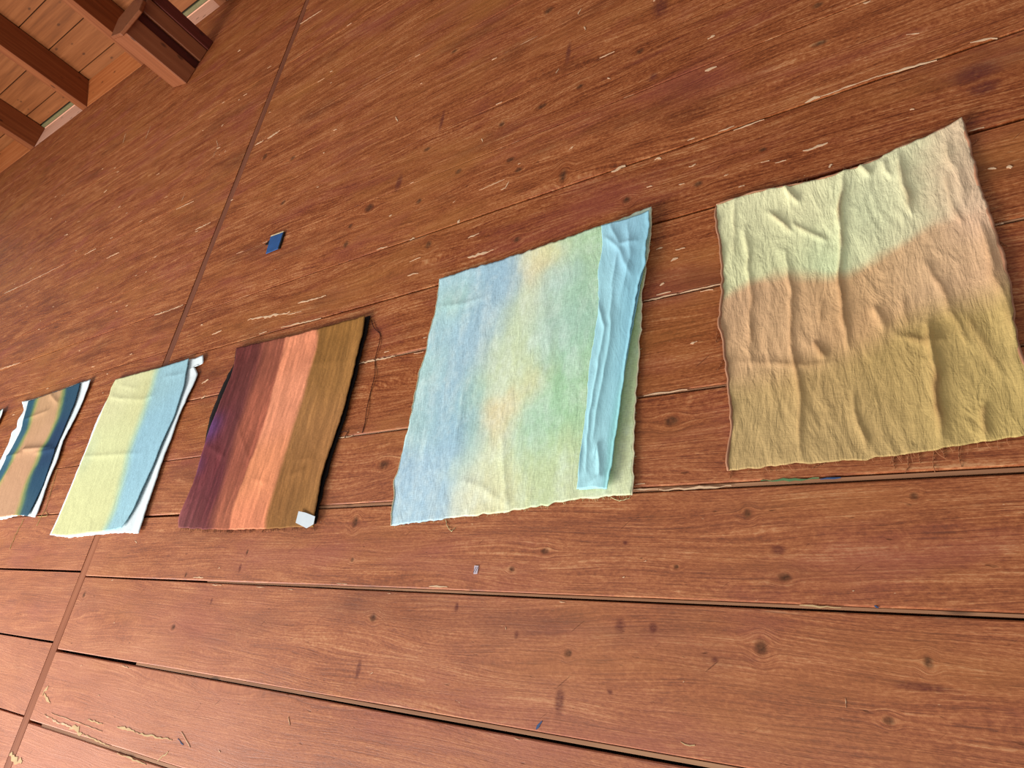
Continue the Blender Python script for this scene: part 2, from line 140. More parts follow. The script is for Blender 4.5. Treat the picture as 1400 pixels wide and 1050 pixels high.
class NT:
    """small node tree writer"""
    def __init__(self, name):
        self.m = bpy.data.materials.new(name)
        self.m.use_nodes = True
        self.t = self.m.node_tree
        self.b = self.t.nodes['Principled BSDF']
    def n(self, kind, **kw):
        nd = self.t.nodes.new(kind)
        for k, v in kw.items():
            setattr(nd, k, v)
        return nd
    def set(self, sock, v):
        if isinstance(v, bpy.types.NodeSocket):
            self.t.links.new(v, sock)
        elif v is not None:
            if sock.type == 'RGBA' and len(v) == 3:
                v = (*v, 1)
            sock.default_value = v
    def math(self, op, a, b=None, c=None, clamp=False):
        nd = self.n('ShaderNodeMath', operation=op)
        nd.use_clamp = clamp
        for i, v in enumerate((a, b, c)):
            if v is not None:
                self.set(nd.inputs[i], v)
        return nd.outputs[0]
    def vec(self, op, a, b=None, scale=None):
        nd = self.n('ShaderNodeVectorMath', operation=op)
        self.set(nd.inputs[0], a)
        if b is not None:
            self.set(nd.inputs[1], b)
        if scale is not None:
            self.set(nd.inputs[3], scale)
        return nd.outputs[1] if op in ('LENGTH', 'DOT_PRODUCT', 'DISTANCE') else nd.outputs[0]
    def comb(self, x, y, z):
        nd = self.n('ShaderNodeCombineXYZ')
        for i, v in enumerate((x, y, z)):
            self.set(nd.inputs[i], v)
        return nd.outputs[0]
    def sep(self, v):
        nd = self.n('ShaderNodeSeparateXYZ')
        self.set(nd.inputs[0], v)
        return nd.outputs
    def noise(self, v, scale, detail=3.0, rough=.5, dist=0.0):
        nd = self.n('ShaderNodeTexNoise')
        self.set(nd.inputs['Vector'], v)
        nd.inputs['Scale'].default_value = scale
        nd.inputs['Detail'].default_value = detail
        nd.inputs['Roughness'].default_value = rough
        nd.inputs['Distortion'].default_value = dist
        return nd.outputs[0]
    def mapr(self, v, a, b, c=0.0, d=1.0, smooth=False):
        nd = self.n('ShaderNodeMapRange')
        if smooth:
            nd.interpolation_type = 'SMOOTHSTEP'
        self.set(nd.inputs[0], v)
        for i, k in enumerate((a, b, c, d)):
            self.set(nd.inputs[i + 1], k)
        return nd.outputs[0]
    def mix(self, f, a, b, kind='MIX'):
        nd = self.n('ShaderNodeMix', data_type='RGBA', blend_type=kind)
        self.set(nd.inputs[0], f)
        self.set(nd.inputs[6], a)
        self.set(nd.inputs[7], b)
        return nd.outputs[2]
    def ramp(self, f, stops):
        nd = self.n('ShaderNodeValToRGB')
        e = nd.color_ramp.elements
        while len(e) < len(stops):
            e.new(.5)
        for el, (p, c) in zip(e, stops):
            el.position = p
            el.color = (*lin(c), 1)
        self.set(nd.inputs[0], f)
        return nd.outputs[0]
    def bump(self, h, strength, dist):
        nd = self.n('ShaderNodeBump')
        nd.inputs['Strength'].default_value = strength
        nd.inputs['Distance'].default_value = dist
        self.set(nd.inputs['Height'], h)
        self.t.links.new(nd.outputs[0], self.b.inputs['Normal'])
    def out(self, col, rough, spec=.5):
        self.set(self.b.inputs['Base Color'], col)
        self.set(self.b.inputs['Roughness'], rough)
        self.set(self.b.inputs['Specular IOR Level'], spec)
        return self.m

def plain(name, rgb, rough=.7, var=.12, scale=30):
    t = NT(name)
    g = t.n('ShaderNodeNewGeometry').outputs['Position']
    f = t.noise(g, scale, 3)
    c = lin(rgb)
    col = t.mix(t.mapr(f, .3, .7), tuple(v * (1 - var) for v in c), tuple(v * (1 + var) for v in c))
    return t.out(col, rough, .25)

# ------------------------------------------------------------------ wood
def floor_wood(knots):
    t = NT('stained_floor_wood')
    P = t.n('ShaderNodeNewGeometry').outputs['Position']
    R = t.n('ShaderNodeObjectInfo').outputs['Random']
    # knots: the grain bends round each of them
    warp = None; km = [None, None]
    for x, y, sx, sy, kind in knots:
        d = t.vec('SUBTRACT', P, (x, y, 0))
        r = t.vec('LENGTH', t.vec('MULTIPLY', d, (1 / sx, 1 / sy, 0)))
        k = t.mapr(r, .25, 1.15, 1, 0, True)
        km[kind] = k if km[kind] is None else t.math('MAXIMUM', km[kind], k)
        if kind == 0 and sx < .04:
            g = t.mapr(r, .4, 2.8, .8, 0, True)
            w = t.vec('SCALE', d, scale=g)
            warp = w if warp is None else t.vec('ADD', warp, w)
    Q = P if warp is None else t.vec('SUBTRACT', P, t.vec('MULTIPLY', warp, (.1, 1, 0)))
    q = t.sep(Q)
    p = t.sep(P)
    off = t.math('MULTIPLY', R, 37.0)
    low = t.noise(t.comb(t.math('ADD', t.math('MULTIPLY', q[0], .8), off), t.math('MULTIPLY', q[1], 5), off), 1.0, 2)
    yy = t.math('ADD', q[1], t.math('MULTIPLY', t.math('SUBTRACT', low, .5), .16))
    xo = t.math('ADD', q[0], off)
    fine = t.noise(t.comb(t.math('MULTIPLY', xo, 4.5), t.math('MULTIPLY', yy, 270), off), 1.0, 4, .6)
    med = t.noise(t.comb(t.math('MULTIPLY', xo, 1.0), t.math('MULTIPLY', yy, 34), off), 1.0, 4, .6)
    ring = t.math('ABSOLUTE', t.math('SINE', t.math('ADD', t.math('MULTIPLY', yy, 210), t.math('MULTIPLY', low, 16))))
    ln = t.noise(t.comb(t.math('MULTIPLY', xo, 2.6), t.math('MULTIPLY', yy, 190), t.math('ADD', off, 4.0)), 1.0, 3, .55)
    line = t.mapr(t.math('ABSOLUTE', t.math('SUBTRACT', ln, .5)), 0, .055, 1, 0)
    dk = t.noise(t.comb(t.math('MULTIPLY', xo, 2.8), t.math('MULTIPLY', yy, 130), t.math('ADD', off, 9.0)), 1.0, 3, .55)
    dline = t.mapr(t.math('ABSOLUTE', t.math('SUBTRACT', dk, .5)), 0, .03, 1, 0)
    lz = t.mapr(t.noise(t.comb(t.math('MULTIPLY', xo, 1.3), t.math('MULTIPLY', yy, 12), 2.0), 1.0, 3, .6), .38, .62)
    grit = t.noise(t.comb(t.math('MULTIPLY', xo, 85), t.math('MULTIPLY', yy, 200), off), 1.0, 3, .7)
    g = t.math('ADD', t.math('ADD', t.math('MULTIPLY', fine, .62), t.math('MULTIPLY', med, .28)), t.math('MULTIPLY', ring, .05))
    g = t.math('ADD', g, t.math('MULTIPLY', t.math('MULTIPLY', line, lz), .15))
    g = t.math('SUBTRACT', g, t.math('MULTIPLY', t.math('MULTIPLY', dline, t.math('SUBTRACT', 1.0, lz)), .16))
    g = t.math('ADD', g, t.math('MULTIPLY', t.math('SUBTRACT', grit, .5), .55))
    blot = t.noise(t.comb(t.math('MULTIPLY', xo, 7), t.math('MULTIPLY', yy, 22), off), 1.0, 4, .65)
    g = t.math('ADD', g, t.math('MULTIPLY', t.math('SUBTRACT', blot, .5), .34))
    g = t.math('MULTIPLY_ADD', t.math('SUBTRACT', g, .49), 1.3, .48)
    col = t.ramp(g, [(.20, (84, 36, 14)), (.37, (134, 66, 30)), (.49, (160, 89, 47)), (.61, (184, 113, 66)), (.80, (216, 158, 108))])
    # plank to plank tone
    col = t.mix(.16, col, t.ramp(R, [(0, (128, 58, 24)), (.35, (176, 98, 54)), (.7, (150, 84, 36)), (1, (184, 108, 66))]))
    # old stain unevenly worn: mauve, ochre and dark brown patches along the grain
    pat = t.noise(t.comb(t.math('MULTIPLY', p[0], 1.5), t.math('MULTIPLY', p[1], 5), 3.0), 1.0, 4, .6)
    col = t.mix(t.mapr(pat, .52, .68, 0, .5), col, lin((146, 70, 58)))
    pat2 = t.noise(t.comb(t.math('MULTIPLY', p[0], .9), t.math('MULTIPLY', p[1], 3), 11.0), 1.0, 4, .6)
    col = t.mix(t.mapr(pat2, .52, .68, 0, .5), col, lin((172, 108, 52)))
    pat3 = t.noise(t.comb(t.math('MULTIPLY', p[0], 1.2), t.math('MULTIPLY', p[1], 4), 29.0), 1.0, 5, .65)
    col = t.mix(t.mapr(pat3, .55, .72, 0, .6), col, lin((92, 42, 18)))
    # window sheen painted into the colour: paler towards the near left of the room
    sheen_noise = t.noise(t.comb(t.math('MULTIPLY', p[0], .8), t.math('MULTIPLY', p[1], 1.4), 50.0), 1.0, 3, .6)
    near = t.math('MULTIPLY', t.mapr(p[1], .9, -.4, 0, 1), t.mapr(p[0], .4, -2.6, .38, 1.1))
    col = t.mix(t.math('MULTIPLY', near, t.mapr(sheen_noise, .3, .7, .3, .70)), col, lin((214, 148, 120)))
    # dark ticks, dents and short scratches
    tick = t.noise(t.comb(t.math('MULTIPLY', p[0], 26), t.math('MULTIPLY', p[1], 90), 7.0), 1.0, 2, .5)
    col = t.mix(t.mapr(tick, .70, .78, 0, .6), col, lin((66, 30, 14)))
    u = t.math('ADD', t.math('MULTIPLY', p[0], .77), t.math('MULTIPLY', p[1], .64))
    v = t.math('SUBTRACT', t.math('MULTIPLY', p[1], .77), t.math('MULTIPLY', p[0], .64))
    scr = t.noise(t.comb(t.math('MULTIPLY', u, 9), t.math('MULTIPLY', v, 150), 19.0), 1.0, 1, .5)
    col = t.mix(t.mapr(scr, .755, .79, 0, .55), col, lin((74, 34, 16)))
    # tiny pale chips of the finish
    chip = t.noise(t.comb(t.math('MULTIPLY', p[0], 45), t.math('MULTIPLY', p[1], 120), 77.0), 1.0, 2, .6)
    zone = t.noise(t.comb(t.math('MULTIPLY', p[0], 2), t.math('MULTIPLY', p[1], 5), 31.0), 1.0, 2)
    col = t.mix(t.math('MULTIPLY', t.mapr(chip, .735, .77, 0, .8), t.mapr(zone, .45, .6)), col, lin((216, 170, 128)))
    # bare wood along worn plank edges
    uv = t.sep(t.n('ShaderNodeUVMap').outputs[0])
    e = t.math('MINIMUM', uv[1], t.math('SUBTRACT', 1.0, uv[1]))
    en = t.noise(t.comb(t.math('MULTIPLY', xo, 6), t.math('MULTIPLY', p[1], 60), 5.0), 1.0, 4, .65)
    em = t.math('MULTIPLY', t.mapr(e, .0, .035, 1, 0), t.mapr(en, .58, .68))
    em = t.math('MULTIPLY', em, t.math('MULTIPLY', t.mapr(p[0], -3.6, -3.2, .1, 1), t.mapr(zone, .4, .6)))
    col = t.mix(t.math('MULTIPLY', em, .75), col, lin((214, 170, 130)))
    # knots
    kn = t.noise(t.comb(t.math('MULTIPLY', p[0], 90), t.math('MULTIPLY', p[1], 120), 0.0), 1.0, 3)
    hgt = t.math('SUBTRACT', g, t.math('MULTIPLY', t.mapr(tick, .70, .78), .5))
    if km[0] is not None:
        col = t.mix(t.math('MULTIPLY', km[0], t.mapr(kn, .25, .7, 1.0, .5)), col, lin((66, 40, 22)))
        hgt = t.math('SUBTRACT', hgt, t.math('MULTIPLY', km[0], .5))
    if km[1] is not None:
        col = t.mix(t.math('MULTIPLY', km[1], t.mapr(kn, .25, .7, .9, .4)), col, lin((88, 34, 32)))
    t.bump(hgt, .45, .0022)
    return t.out(col, t.mapr(g, .3, .7, .48, .64), .22)

def lumber(name, dark, mid, light, axis=0, rough=.6):
    """unpainted sawn timber, grain along an axis; a few small dark knots"""
    t = NT(name)
    P = t.n('ShaderNodeNewGeometry').outputs['Position']
    R = t.n('ShaderNodeObjectInfo').outputs['Random']
    p = list(t.sep(P))
    off = t.math('MULTIPLY', R, 29.0)
    s = [28.0, 28.0, 28.0]
    s[axis] = 1.2
    g = t.noise(t.comb(*[t.math('ADD', t.math('MULTIPLY', p[i], s[i]), off) for i in range(3)]), 1.0, 5, .6)
    col = t.ramp(g, [(.25, dark), (.5, mid), (.75, light)])
    s2 = [9.0, 9.0, 9.0]; s2[axis] = 4.0
    kn = t.n('ShaderNodeTexVoronoi')
    t.set(kn.inputs['Vector'], t.comb(*[t.math('ADD', t.math('MULTIPLY', p[i], s2[i]), off) for i in range(3)]))
    kn.inputs['Scale'].default_value = 1.0
    col = t.mix(t.mapr(kn.outputs['Distance'], .07, .14, .85, 0), col, lin(tuple(v * .42 for v in dark)))
    col = t.mix(.25, col, t.ramp(R, [(0, dark), (.5, mid), (1, light)]))
    t.bump(g, .3, .002)
    return t.out(col, rough, .3)

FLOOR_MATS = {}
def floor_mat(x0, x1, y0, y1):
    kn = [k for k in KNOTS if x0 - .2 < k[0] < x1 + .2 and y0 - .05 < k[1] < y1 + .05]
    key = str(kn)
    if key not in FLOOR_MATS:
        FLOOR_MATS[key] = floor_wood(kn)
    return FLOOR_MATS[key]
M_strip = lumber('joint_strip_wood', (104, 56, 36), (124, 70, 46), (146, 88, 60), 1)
M_strip2 = lumber('paler_strip_wood', (130, 72, 44), (156, 92, 60), (186, 120, 86), 1)  # paler tone for the near piece of the joint strip
M_tongue = lumber('bare_tongue_wood', (120, 78, 50), (168, 118, 84), (196, 150, 112), 0)
M_sub = plain('dark_underfloor', (34, 20, 14), .9)
M_board = lumber('sheathing_wood', (104, 56, 24), (136, 78, 38), (162, 100, 56), 0)
M_stud = lumber('stud_wood', (108, 54, 22), (138, 74, 36), (160, 96, 52), 2)
M_sill = lumber('pale_sill_wood', (226, 164, 132), (240, 184, 154), (248, 200, 172), 0)
M_sill2 = lumber('orange_sill_wood', (152, 80, 38), (182, 104, 54), (200, 126, 76), 0)
M_gap = plain('grey_green_gap_fill', (118, 112, 76), .6)
M_post = lumber('post_wood', (116, 64, 36), (136, 77, 45), (152, 92, 58), 2, .5)
M_dark = lumber('red_brown_wood', (58, 16, 6), (78, 24, 12), (96, 34, 18), 2, .6)

# ------------------------------------------------------------------ floor
FX0, XL, XR, FX1 = -12.6, -3.427, -3.362, 2.3
Y_EDGE = 5.44
flo = mesh('floor', [(FX0, -2.2, -.034), (FX1, -2.2, -.034), (FX1, Y_EDGE, -.034), (FX0, Y_EDGE, -.034),
                     (FX0, -2.2, -.09), (FX1, -2.2, -.09), (FX1, Y_EDGE, -.09), (FX0, Y_EDGE, -.09)],
           [(0, 1, 2, 3), (7, 6, 5, 4), (0, 4, 5, 1), (1, 5, 6, 2), (2, 6, 7, 3), (3, 7, 4, 0)], M_sub)
flo['kind'] = 'structure'
flo['label'] = 'old stained plank floor, red-brown and worn, with gaps'

def plank(x0, x1, y0, y1, gap0, gap1, seed):
    """y0,y1 are the seam centres; gap0,gap1 half gaps"""
    rng = random.Random(seed)
    nx = 14
    top = -rng.random() * .0010
    verts = []; uvs = []
    for i in range(nx + 1):
        x = x0 + (x1 - x0) * i / nx
        tp = 1.0 if x0 < -5 else .5 + .5 * min(1, max(0, (x + 3.3) / 2.2))
        a = y0 + gap0 * tp + rng.uniform(-.0010, .0010)
        b = y1 - gap1 * tp + rng.uniform(-.0010, .0010)
        c = (.0022 + rng.random() * .0016) * (1 if y1 < 1.6 and x1 > 0 else .3)
        for (y, z, v) in ((a, -.032, 0), (a, top - c, 0), (a + c, top, .012), (b - c, top, .988), (b, top - c, 1), (b, -.032, 1)):
            verts.append((x, y, z)); uvs.append((x, v))
    faces = []
    for i in range(nx):
        for k in range(5):
            a = i * 6 + k
            faces.append((a, a + 6, a + 7, a + 1))
    faces.append(tuple(range(6))); faces.append(tuple(nx * 6 + k for k in range(5, -1, -1)))
    o = mesh('plank', verts, faces, floor_mat(x0, x1, y0, y1), flo)
    uvl = o.data.uv_layers.new(name='UVMap')
    for l in o.data.loops:
        uvl.data[l.index].uv = uvs[l.vertex_index]
    return o

# seams of the right-hand run: y, gap width
SEAM_R = [(-2.1, .006), (-1.82, .006), (-1.53, .006), (-1.25, .006), (-.965, .006), (-.675, .008), (-.382, .020), (-.0993, .018), (.2188, .012), (.4902, .016), (.755, .008), (1.0662, .009),
          (1.3464, .007), (1.6277, .0085), (1.961, .005), (2.2351, .005), (2.575, .003), (2.9077, .006), (3.2132, .006), (3.642, .012),
          (3.95, .003), (4.25, .002), (4.55, .002), (4.85, .002), (5.15, .002), (Y_EDGE, .0)]
SEAM_L = [(-2.1, .006), (-1.82, .005), (-1.53, .005), (-1.25, .005), (-.96, .005), (-.66, .006), (-.37, .009), (-.071, .008), (.24, .010), (.53, .006), (.80, .006), (1.10, .004), (1.42, .004),
          (1.727, .007), (2.03, .0025), (2.345, .002), (2.665, .003), (3.02, .0015), (3.34, .0015), (3.66, .0015), (3.97, .0015), (4.28, .0015),
          (4.58, .0015), (4.88, .0015), (5.16, .0015), (Y_EDGE, .0)]
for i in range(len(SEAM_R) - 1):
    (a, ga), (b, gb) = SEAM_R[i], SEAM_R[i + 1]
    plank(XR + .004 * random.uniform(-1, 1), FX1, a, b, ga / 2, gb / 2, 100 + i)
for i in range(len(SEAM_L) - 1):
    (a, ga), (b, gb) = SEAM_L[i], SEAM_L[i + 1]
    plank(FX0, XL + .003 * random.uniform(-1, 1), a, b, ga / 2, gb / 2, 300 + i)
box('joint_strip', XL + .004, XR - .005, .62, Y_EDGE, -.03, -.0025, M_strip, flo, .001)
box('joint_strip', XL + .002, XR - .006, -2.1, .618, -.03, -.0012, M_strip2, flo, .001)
# bare tongues showing inside the wide joints
for y, w, x0, x1 in ((-.381, .011, -3.25, 2.2), (-.0975, .0095, -2.7, 2.2), (.2205, .0065, -2.4, 2.2), (.491, .009, -2.45, 2.2), (3.642, .010, -3.3, 1.6), (.757, .003, -2.6, 2.2), (1.068, .004, -2.6, 2.2)):
    box('tongue', x0, x1, y - w / 2, y + w / 2, -.026, -.0035, M_tongue, flo, .0008)

# flecks of old paint and bare patches: far too many to count, one part
FC = {'w': (222, 184, 146), 'y': (206, 172, 124), 'b': (64, 84, 120), 'g': (92, 128, 84)}
for key, nm in (('w', 'paint_flecks'), ('y', 'worn_patches'), ('b', 'blue_paint_flecks'), ('g', 'green_paint_flecks')):
    verts = []; faces = []
    rng = random.Random(3)
    items = [f for f in FLECKS if f[5] == key]
    if key == 'w':
        for i in range(170):
            if i % 3 == 0:
                ss = rng.choice(SEAM_R[6:20]); x = rng.uniform(-3.3, .9); y = ss[0] + rng.choice((-1, 1)) * (ss[1] / 2 + .006)
                l = rng.uniform(.01, .07); w = rng.uniform(.002, .006)
            else:
                x = rng.uniform(-7.0, .9); y = rng.uniform(.9, 3.9)
                l = rng.uniform(.006, .03); w = rng.uniform(.003, .008)
                if x < -3.4:
                    l *= 1.5
            items.append([x - l / 2, y, x + l / 2, y + rng.uniform(-.003, .003), w, 'w'])
    for x0, y0, x1, y1, w, _ in items:
        d = Vector((x1 - x0, y1 - y0, 0)); L = d.length; d.normalize(); nrm = Vector((-d.y, d.x, 0))
        n = max(3, min(16, int(L / .012)))
        up = []; dn = []
        zz = .0006 + .0003 * rng.random()
        for i in range(n + 1):
            s = i / n
            env = (math.sin(math.pi * min(max(s, .06), .94))) ** .6
            c = Vector((x0, y0, 0)) + d * (L * s) + nrm * (w * .35 * rng.uniform(-1, 1))
            if key == 'y' or rng.random() > .12:
                ww = w * .5 * env * rng.uniform(.35, 1.1)
            else:
                ww = w * .06
            up.append(c + nrm * ww); dn.append(c - nrm * ww)
        b = len(verts)
        for k in range(n + 1):
            verts += [(up[k].x, up[k].y, zz), (dn[k].x, dn[k].y, zz), (up[k].x, up[k].y, -.0012), (dn[k].x, dn[k].y, -.0012)]
        for k in range(n):
            a = b + k * 4
            faces += [(a, a + 1, a + 5, a + 4), (a, a + 4, a + 6, a + 2), (a + 1, a + 3, a + 7, a + 5)]
    fo = mesh(nm, verts, faces, plain(nm + '_paint', FC[key], .7), flo)
    fo['kind'] = 'stuff'

# ------------------------------------------------------------------ plank wall at the far edge of the floor
Y_BACK = 5.78
WX0, WX1 = -12.6, 2.3
wal = box('wall_back', WX0, WX1, Y_BACK + .03, Y_BACK + .08, -.09, 2.66, M_sub, None, 0)
wal['kind'] = 'structure'
wal['label'] = 'far wall of wide horizontal boards behind upright studs'
zb = [.055, .218, .545, .851, 1.165, 1.47, 1.78, 2.09, 2.38, 2.66]
for i in range(len(zb) - 1):
    box('board', WX0, WX1, Y_BACK + random.uniform(-.003, .002), Y_BACK + .03, zb[i] + .004, zb[i + 1] - .004, M_board, wal, .003)
box('gap_strip', WX0, WX1, Y_BACK - .006, Y_BACK + .03, .008, .045, M_gap, wal, .003)  # strip added in grey-green for the outdoors seen through the gap under the boards
STUD_X = [-11.85, -10.45, -9.095, -7.70, -6.39, -5.0, -3.6, -2.2, -.8, .6, 2.0]
for x in STUD_X:
    box('stud', x - .055, x + .055, Y_EDGE + .002, Y_BACK - .008, -.03, 2.66, M_stud, wal, .004)
for i, x in enumerate(STUD_X[:-1]):
    x0, x1 = x + .058, STUD_X[i + 1] - .058
    if i in (1, 3):       # a loose orange board leans up in these bays
        prism('sill_board', [(x0, Y_EDGE + .004), (x1, Y_EDGE + .004), (x1, Y_BACK - .010), (x0, Y_BACK - .010)], -.03,
              (lambda p: .0 if p[1] < 5.6 else .105), M_sill2, wal, .003)
    else:
        box('sill_board', x0, x1, Y_EDGE + .004, Y_BACK - .010, -.03, -.002, M_sill, wal, .003)
        box('sill_lip', x0, x1, Y_BACK - .012, Y_BACK + .03, -.03, .006, M_sill, wal, .003)

# ------------------------------------------------------------------ heavy post group standing before the wall
post = bpy.data.objects.new('timber_post', None)
COL.objects.link(post)
post.location = (-5.05, 4.6, 0)
tag(post, 'stubby double timber post with capping block, standing before the plank wall', 'post')
def pw(pts): return [(x + 5.05, y - 4.6) for x, y in pts]
dx, dy = .33, .94       # run of the group, away from the viewer
fx, fy = .94, -.33
def rect(x, y, a0, a1, w0, w1): return [(x + fx * w + dx * a, y + fy * w + dy * a) for a, w in ((a0, w0), (a0, w1), (a1, w1), (a1, w0))]
CX, CY = -4.957, 4.343   # near right foot corner
prism('front_post', pw(rect(CX, CY, 0, .165, -.275, 0)), 0, .545, M_post, post, .006)
prism('web', pw(rect(CX, CY, .165, .25, -.25, -.035)), 0, .545, M_dark, post, .002)
prism('rear_post', pw(rect(CX, CY, .25, .375, -.275, -.004)), 0, .545, M_post, post, .006)
prism('side_plank', pw(rect(CX, CY, .377, .47, -.24, .010)), 0, 2.3, M_dark, post, .004)
prism('cap', pw([(-5.16, 4.385), (-4.94, 4.285), (-4.76, 4.455), (-4.80, 4.60), (-4.90, 4.70), (-5.09, 4.80), (-5.25, 4.67)]), .546, .575, M_post, post, .006)

# ------------------------------------------------------------------ cloths
def resample(poly, n, rough=0.0, seed=0):
    p = np.array(poly, float)
    q = [p[0]]
    # catmull-rom through the points
    e = np.vstack([2 * p[0] - p[1], p, 2 * p[-1] - p[-2]])
    for i in range(1, len(e) - 2):
        for s in np.linspace(0, 1, 13)[1:]:
            a, b, c, d = e[i - 1], e[i], e[i + 1], e[i + 2]
            cr = .5 * (2 * b + (c - a) * s + (2 * a - 5 * b + 4 * c - d) * s * s + (3 * b - a - 3 * c + d) * s ** 3)
            q.append(.5 * cr + .5 * (b + (c - b) * s))
    q = np.array(q)
    L = np.concatenate([[0], np.cumsum(np.linalg.norm(np.diff(q, axis=0), axis=1))])
    s = np.linspace(0, L[-1], n)
    out = np.stack([np.interp(s, L, q[:, 0]), np.interp(s, L, q[:, 1])], 1)
    if rough:
        t = np.diff(out, axis=0, append=out[-1:] * 2 - out[-2:-1])
        nr = np.stack([-t[:, 1], t[:, 0]], 1)
        nr /= np.linalg.norm(nr, axis=1, keepdims=True) + 1e-9
        w = np.clip(np.minimum(np.arange(n), np.arange(n)[::-1]) / 6.0, 0, 1)
        out = out + nr * (fbm(s * 45, s * 0 + seed, seed, 3) * rough * w)[:, None]
    return out

def seg_dist(X, Y, pts):
    d = np.full(X.shape, 9.0); s = np.zeros(X.shape); n = len(pts) - 1
    for i in range(n):
        a = np.array(pts[i]); b = np.array(pts[i + 1]); ab = b - a
        t = np.clip(((X - a[0]) * ab[0] + (Y - a[1]) * ab[1]) / (ab @ ab + 1e-12), 0, 1)
        dd = np.hypot(X - a[0] - t * ab[0], Y - a[1] - t * ab[1])
        m = dd < d
        d = np.where(m, dd, d); s = np.where(m, (i + t) / n, s)
    return d, s

def rbf(u, v, pts):
    num = 0; den = 1e-9
    for pu, pv, c, s in pts:
        w = np.exp(-((u - pu) ** 2 + (v - pv) ** 2) / (2 * s * s))
        num = num + w[..., None] * np.array(lin(c)); den = den + w
    return num / den[..., None]

def sstep(a, b, x):
    t = np.clip((x - a) / (b - a), 0, 1)
    return t * t * (3 - 2 * t)

def lerp(a, b, t): return a * (1 - t[..., None]) + b * t[..., None]

def cloth_material(name, weave=.5, rough=.85, sheen=.0, crease=.35):
    t = NT(name)
    at = t.n('ShaderNodeAttribute')
    at.attribute_name = 'dye'
    P = t.n('ShaderNodeNewGeometry').outputs['Position']
    p = t.sep(P)
    wa = t.noise(t.comb(t.math('MULTIPLY', p[0], 420), t.math('MULTIPLY', p[1], 60), 0.0), 1.0, 2)
    wb = t.noise(t.comb(t.math('MULTIPLY', p[0], 60), t.math('MULTIPLY', p[1], 420), 5.0), 1.0, 2)
    w = t.math('ADD', wa, wb)
    col = t.mix(t.mapr(w, .75, 1.25, 0, 1), t.mix(1.0, at.outputs[0], (1 - .22 * weave,) * 3, 'MULTIPLY'), t.mix(1.0, at.outputs[0], (1 + .16 * weave,) * 3, 'MULTIPLY'))
    cr = t.noise(t.comb(t.math('MULTIPLY', p[0], 60), t.math('MULTIPLY', p[1], 16), 0.0), 1.0, 4, .6, .8)
    c2 = t.noise(t.comb(t.math('MULTIPLY', p[0], 15), t.math('MULTIPLY', p[1], 6), 3.0), 1.0, 3, .6, 1.2)
    h = t.math('ADD', t.math('MULTIPLY', w, .12), t.math('ADD', t.math('MULTIPLY', cr, .8), t.math('MULTIPLY', c2, 1.6)))
    t.bump(h, crease, .006)
    return t.out(col, rough, .15)

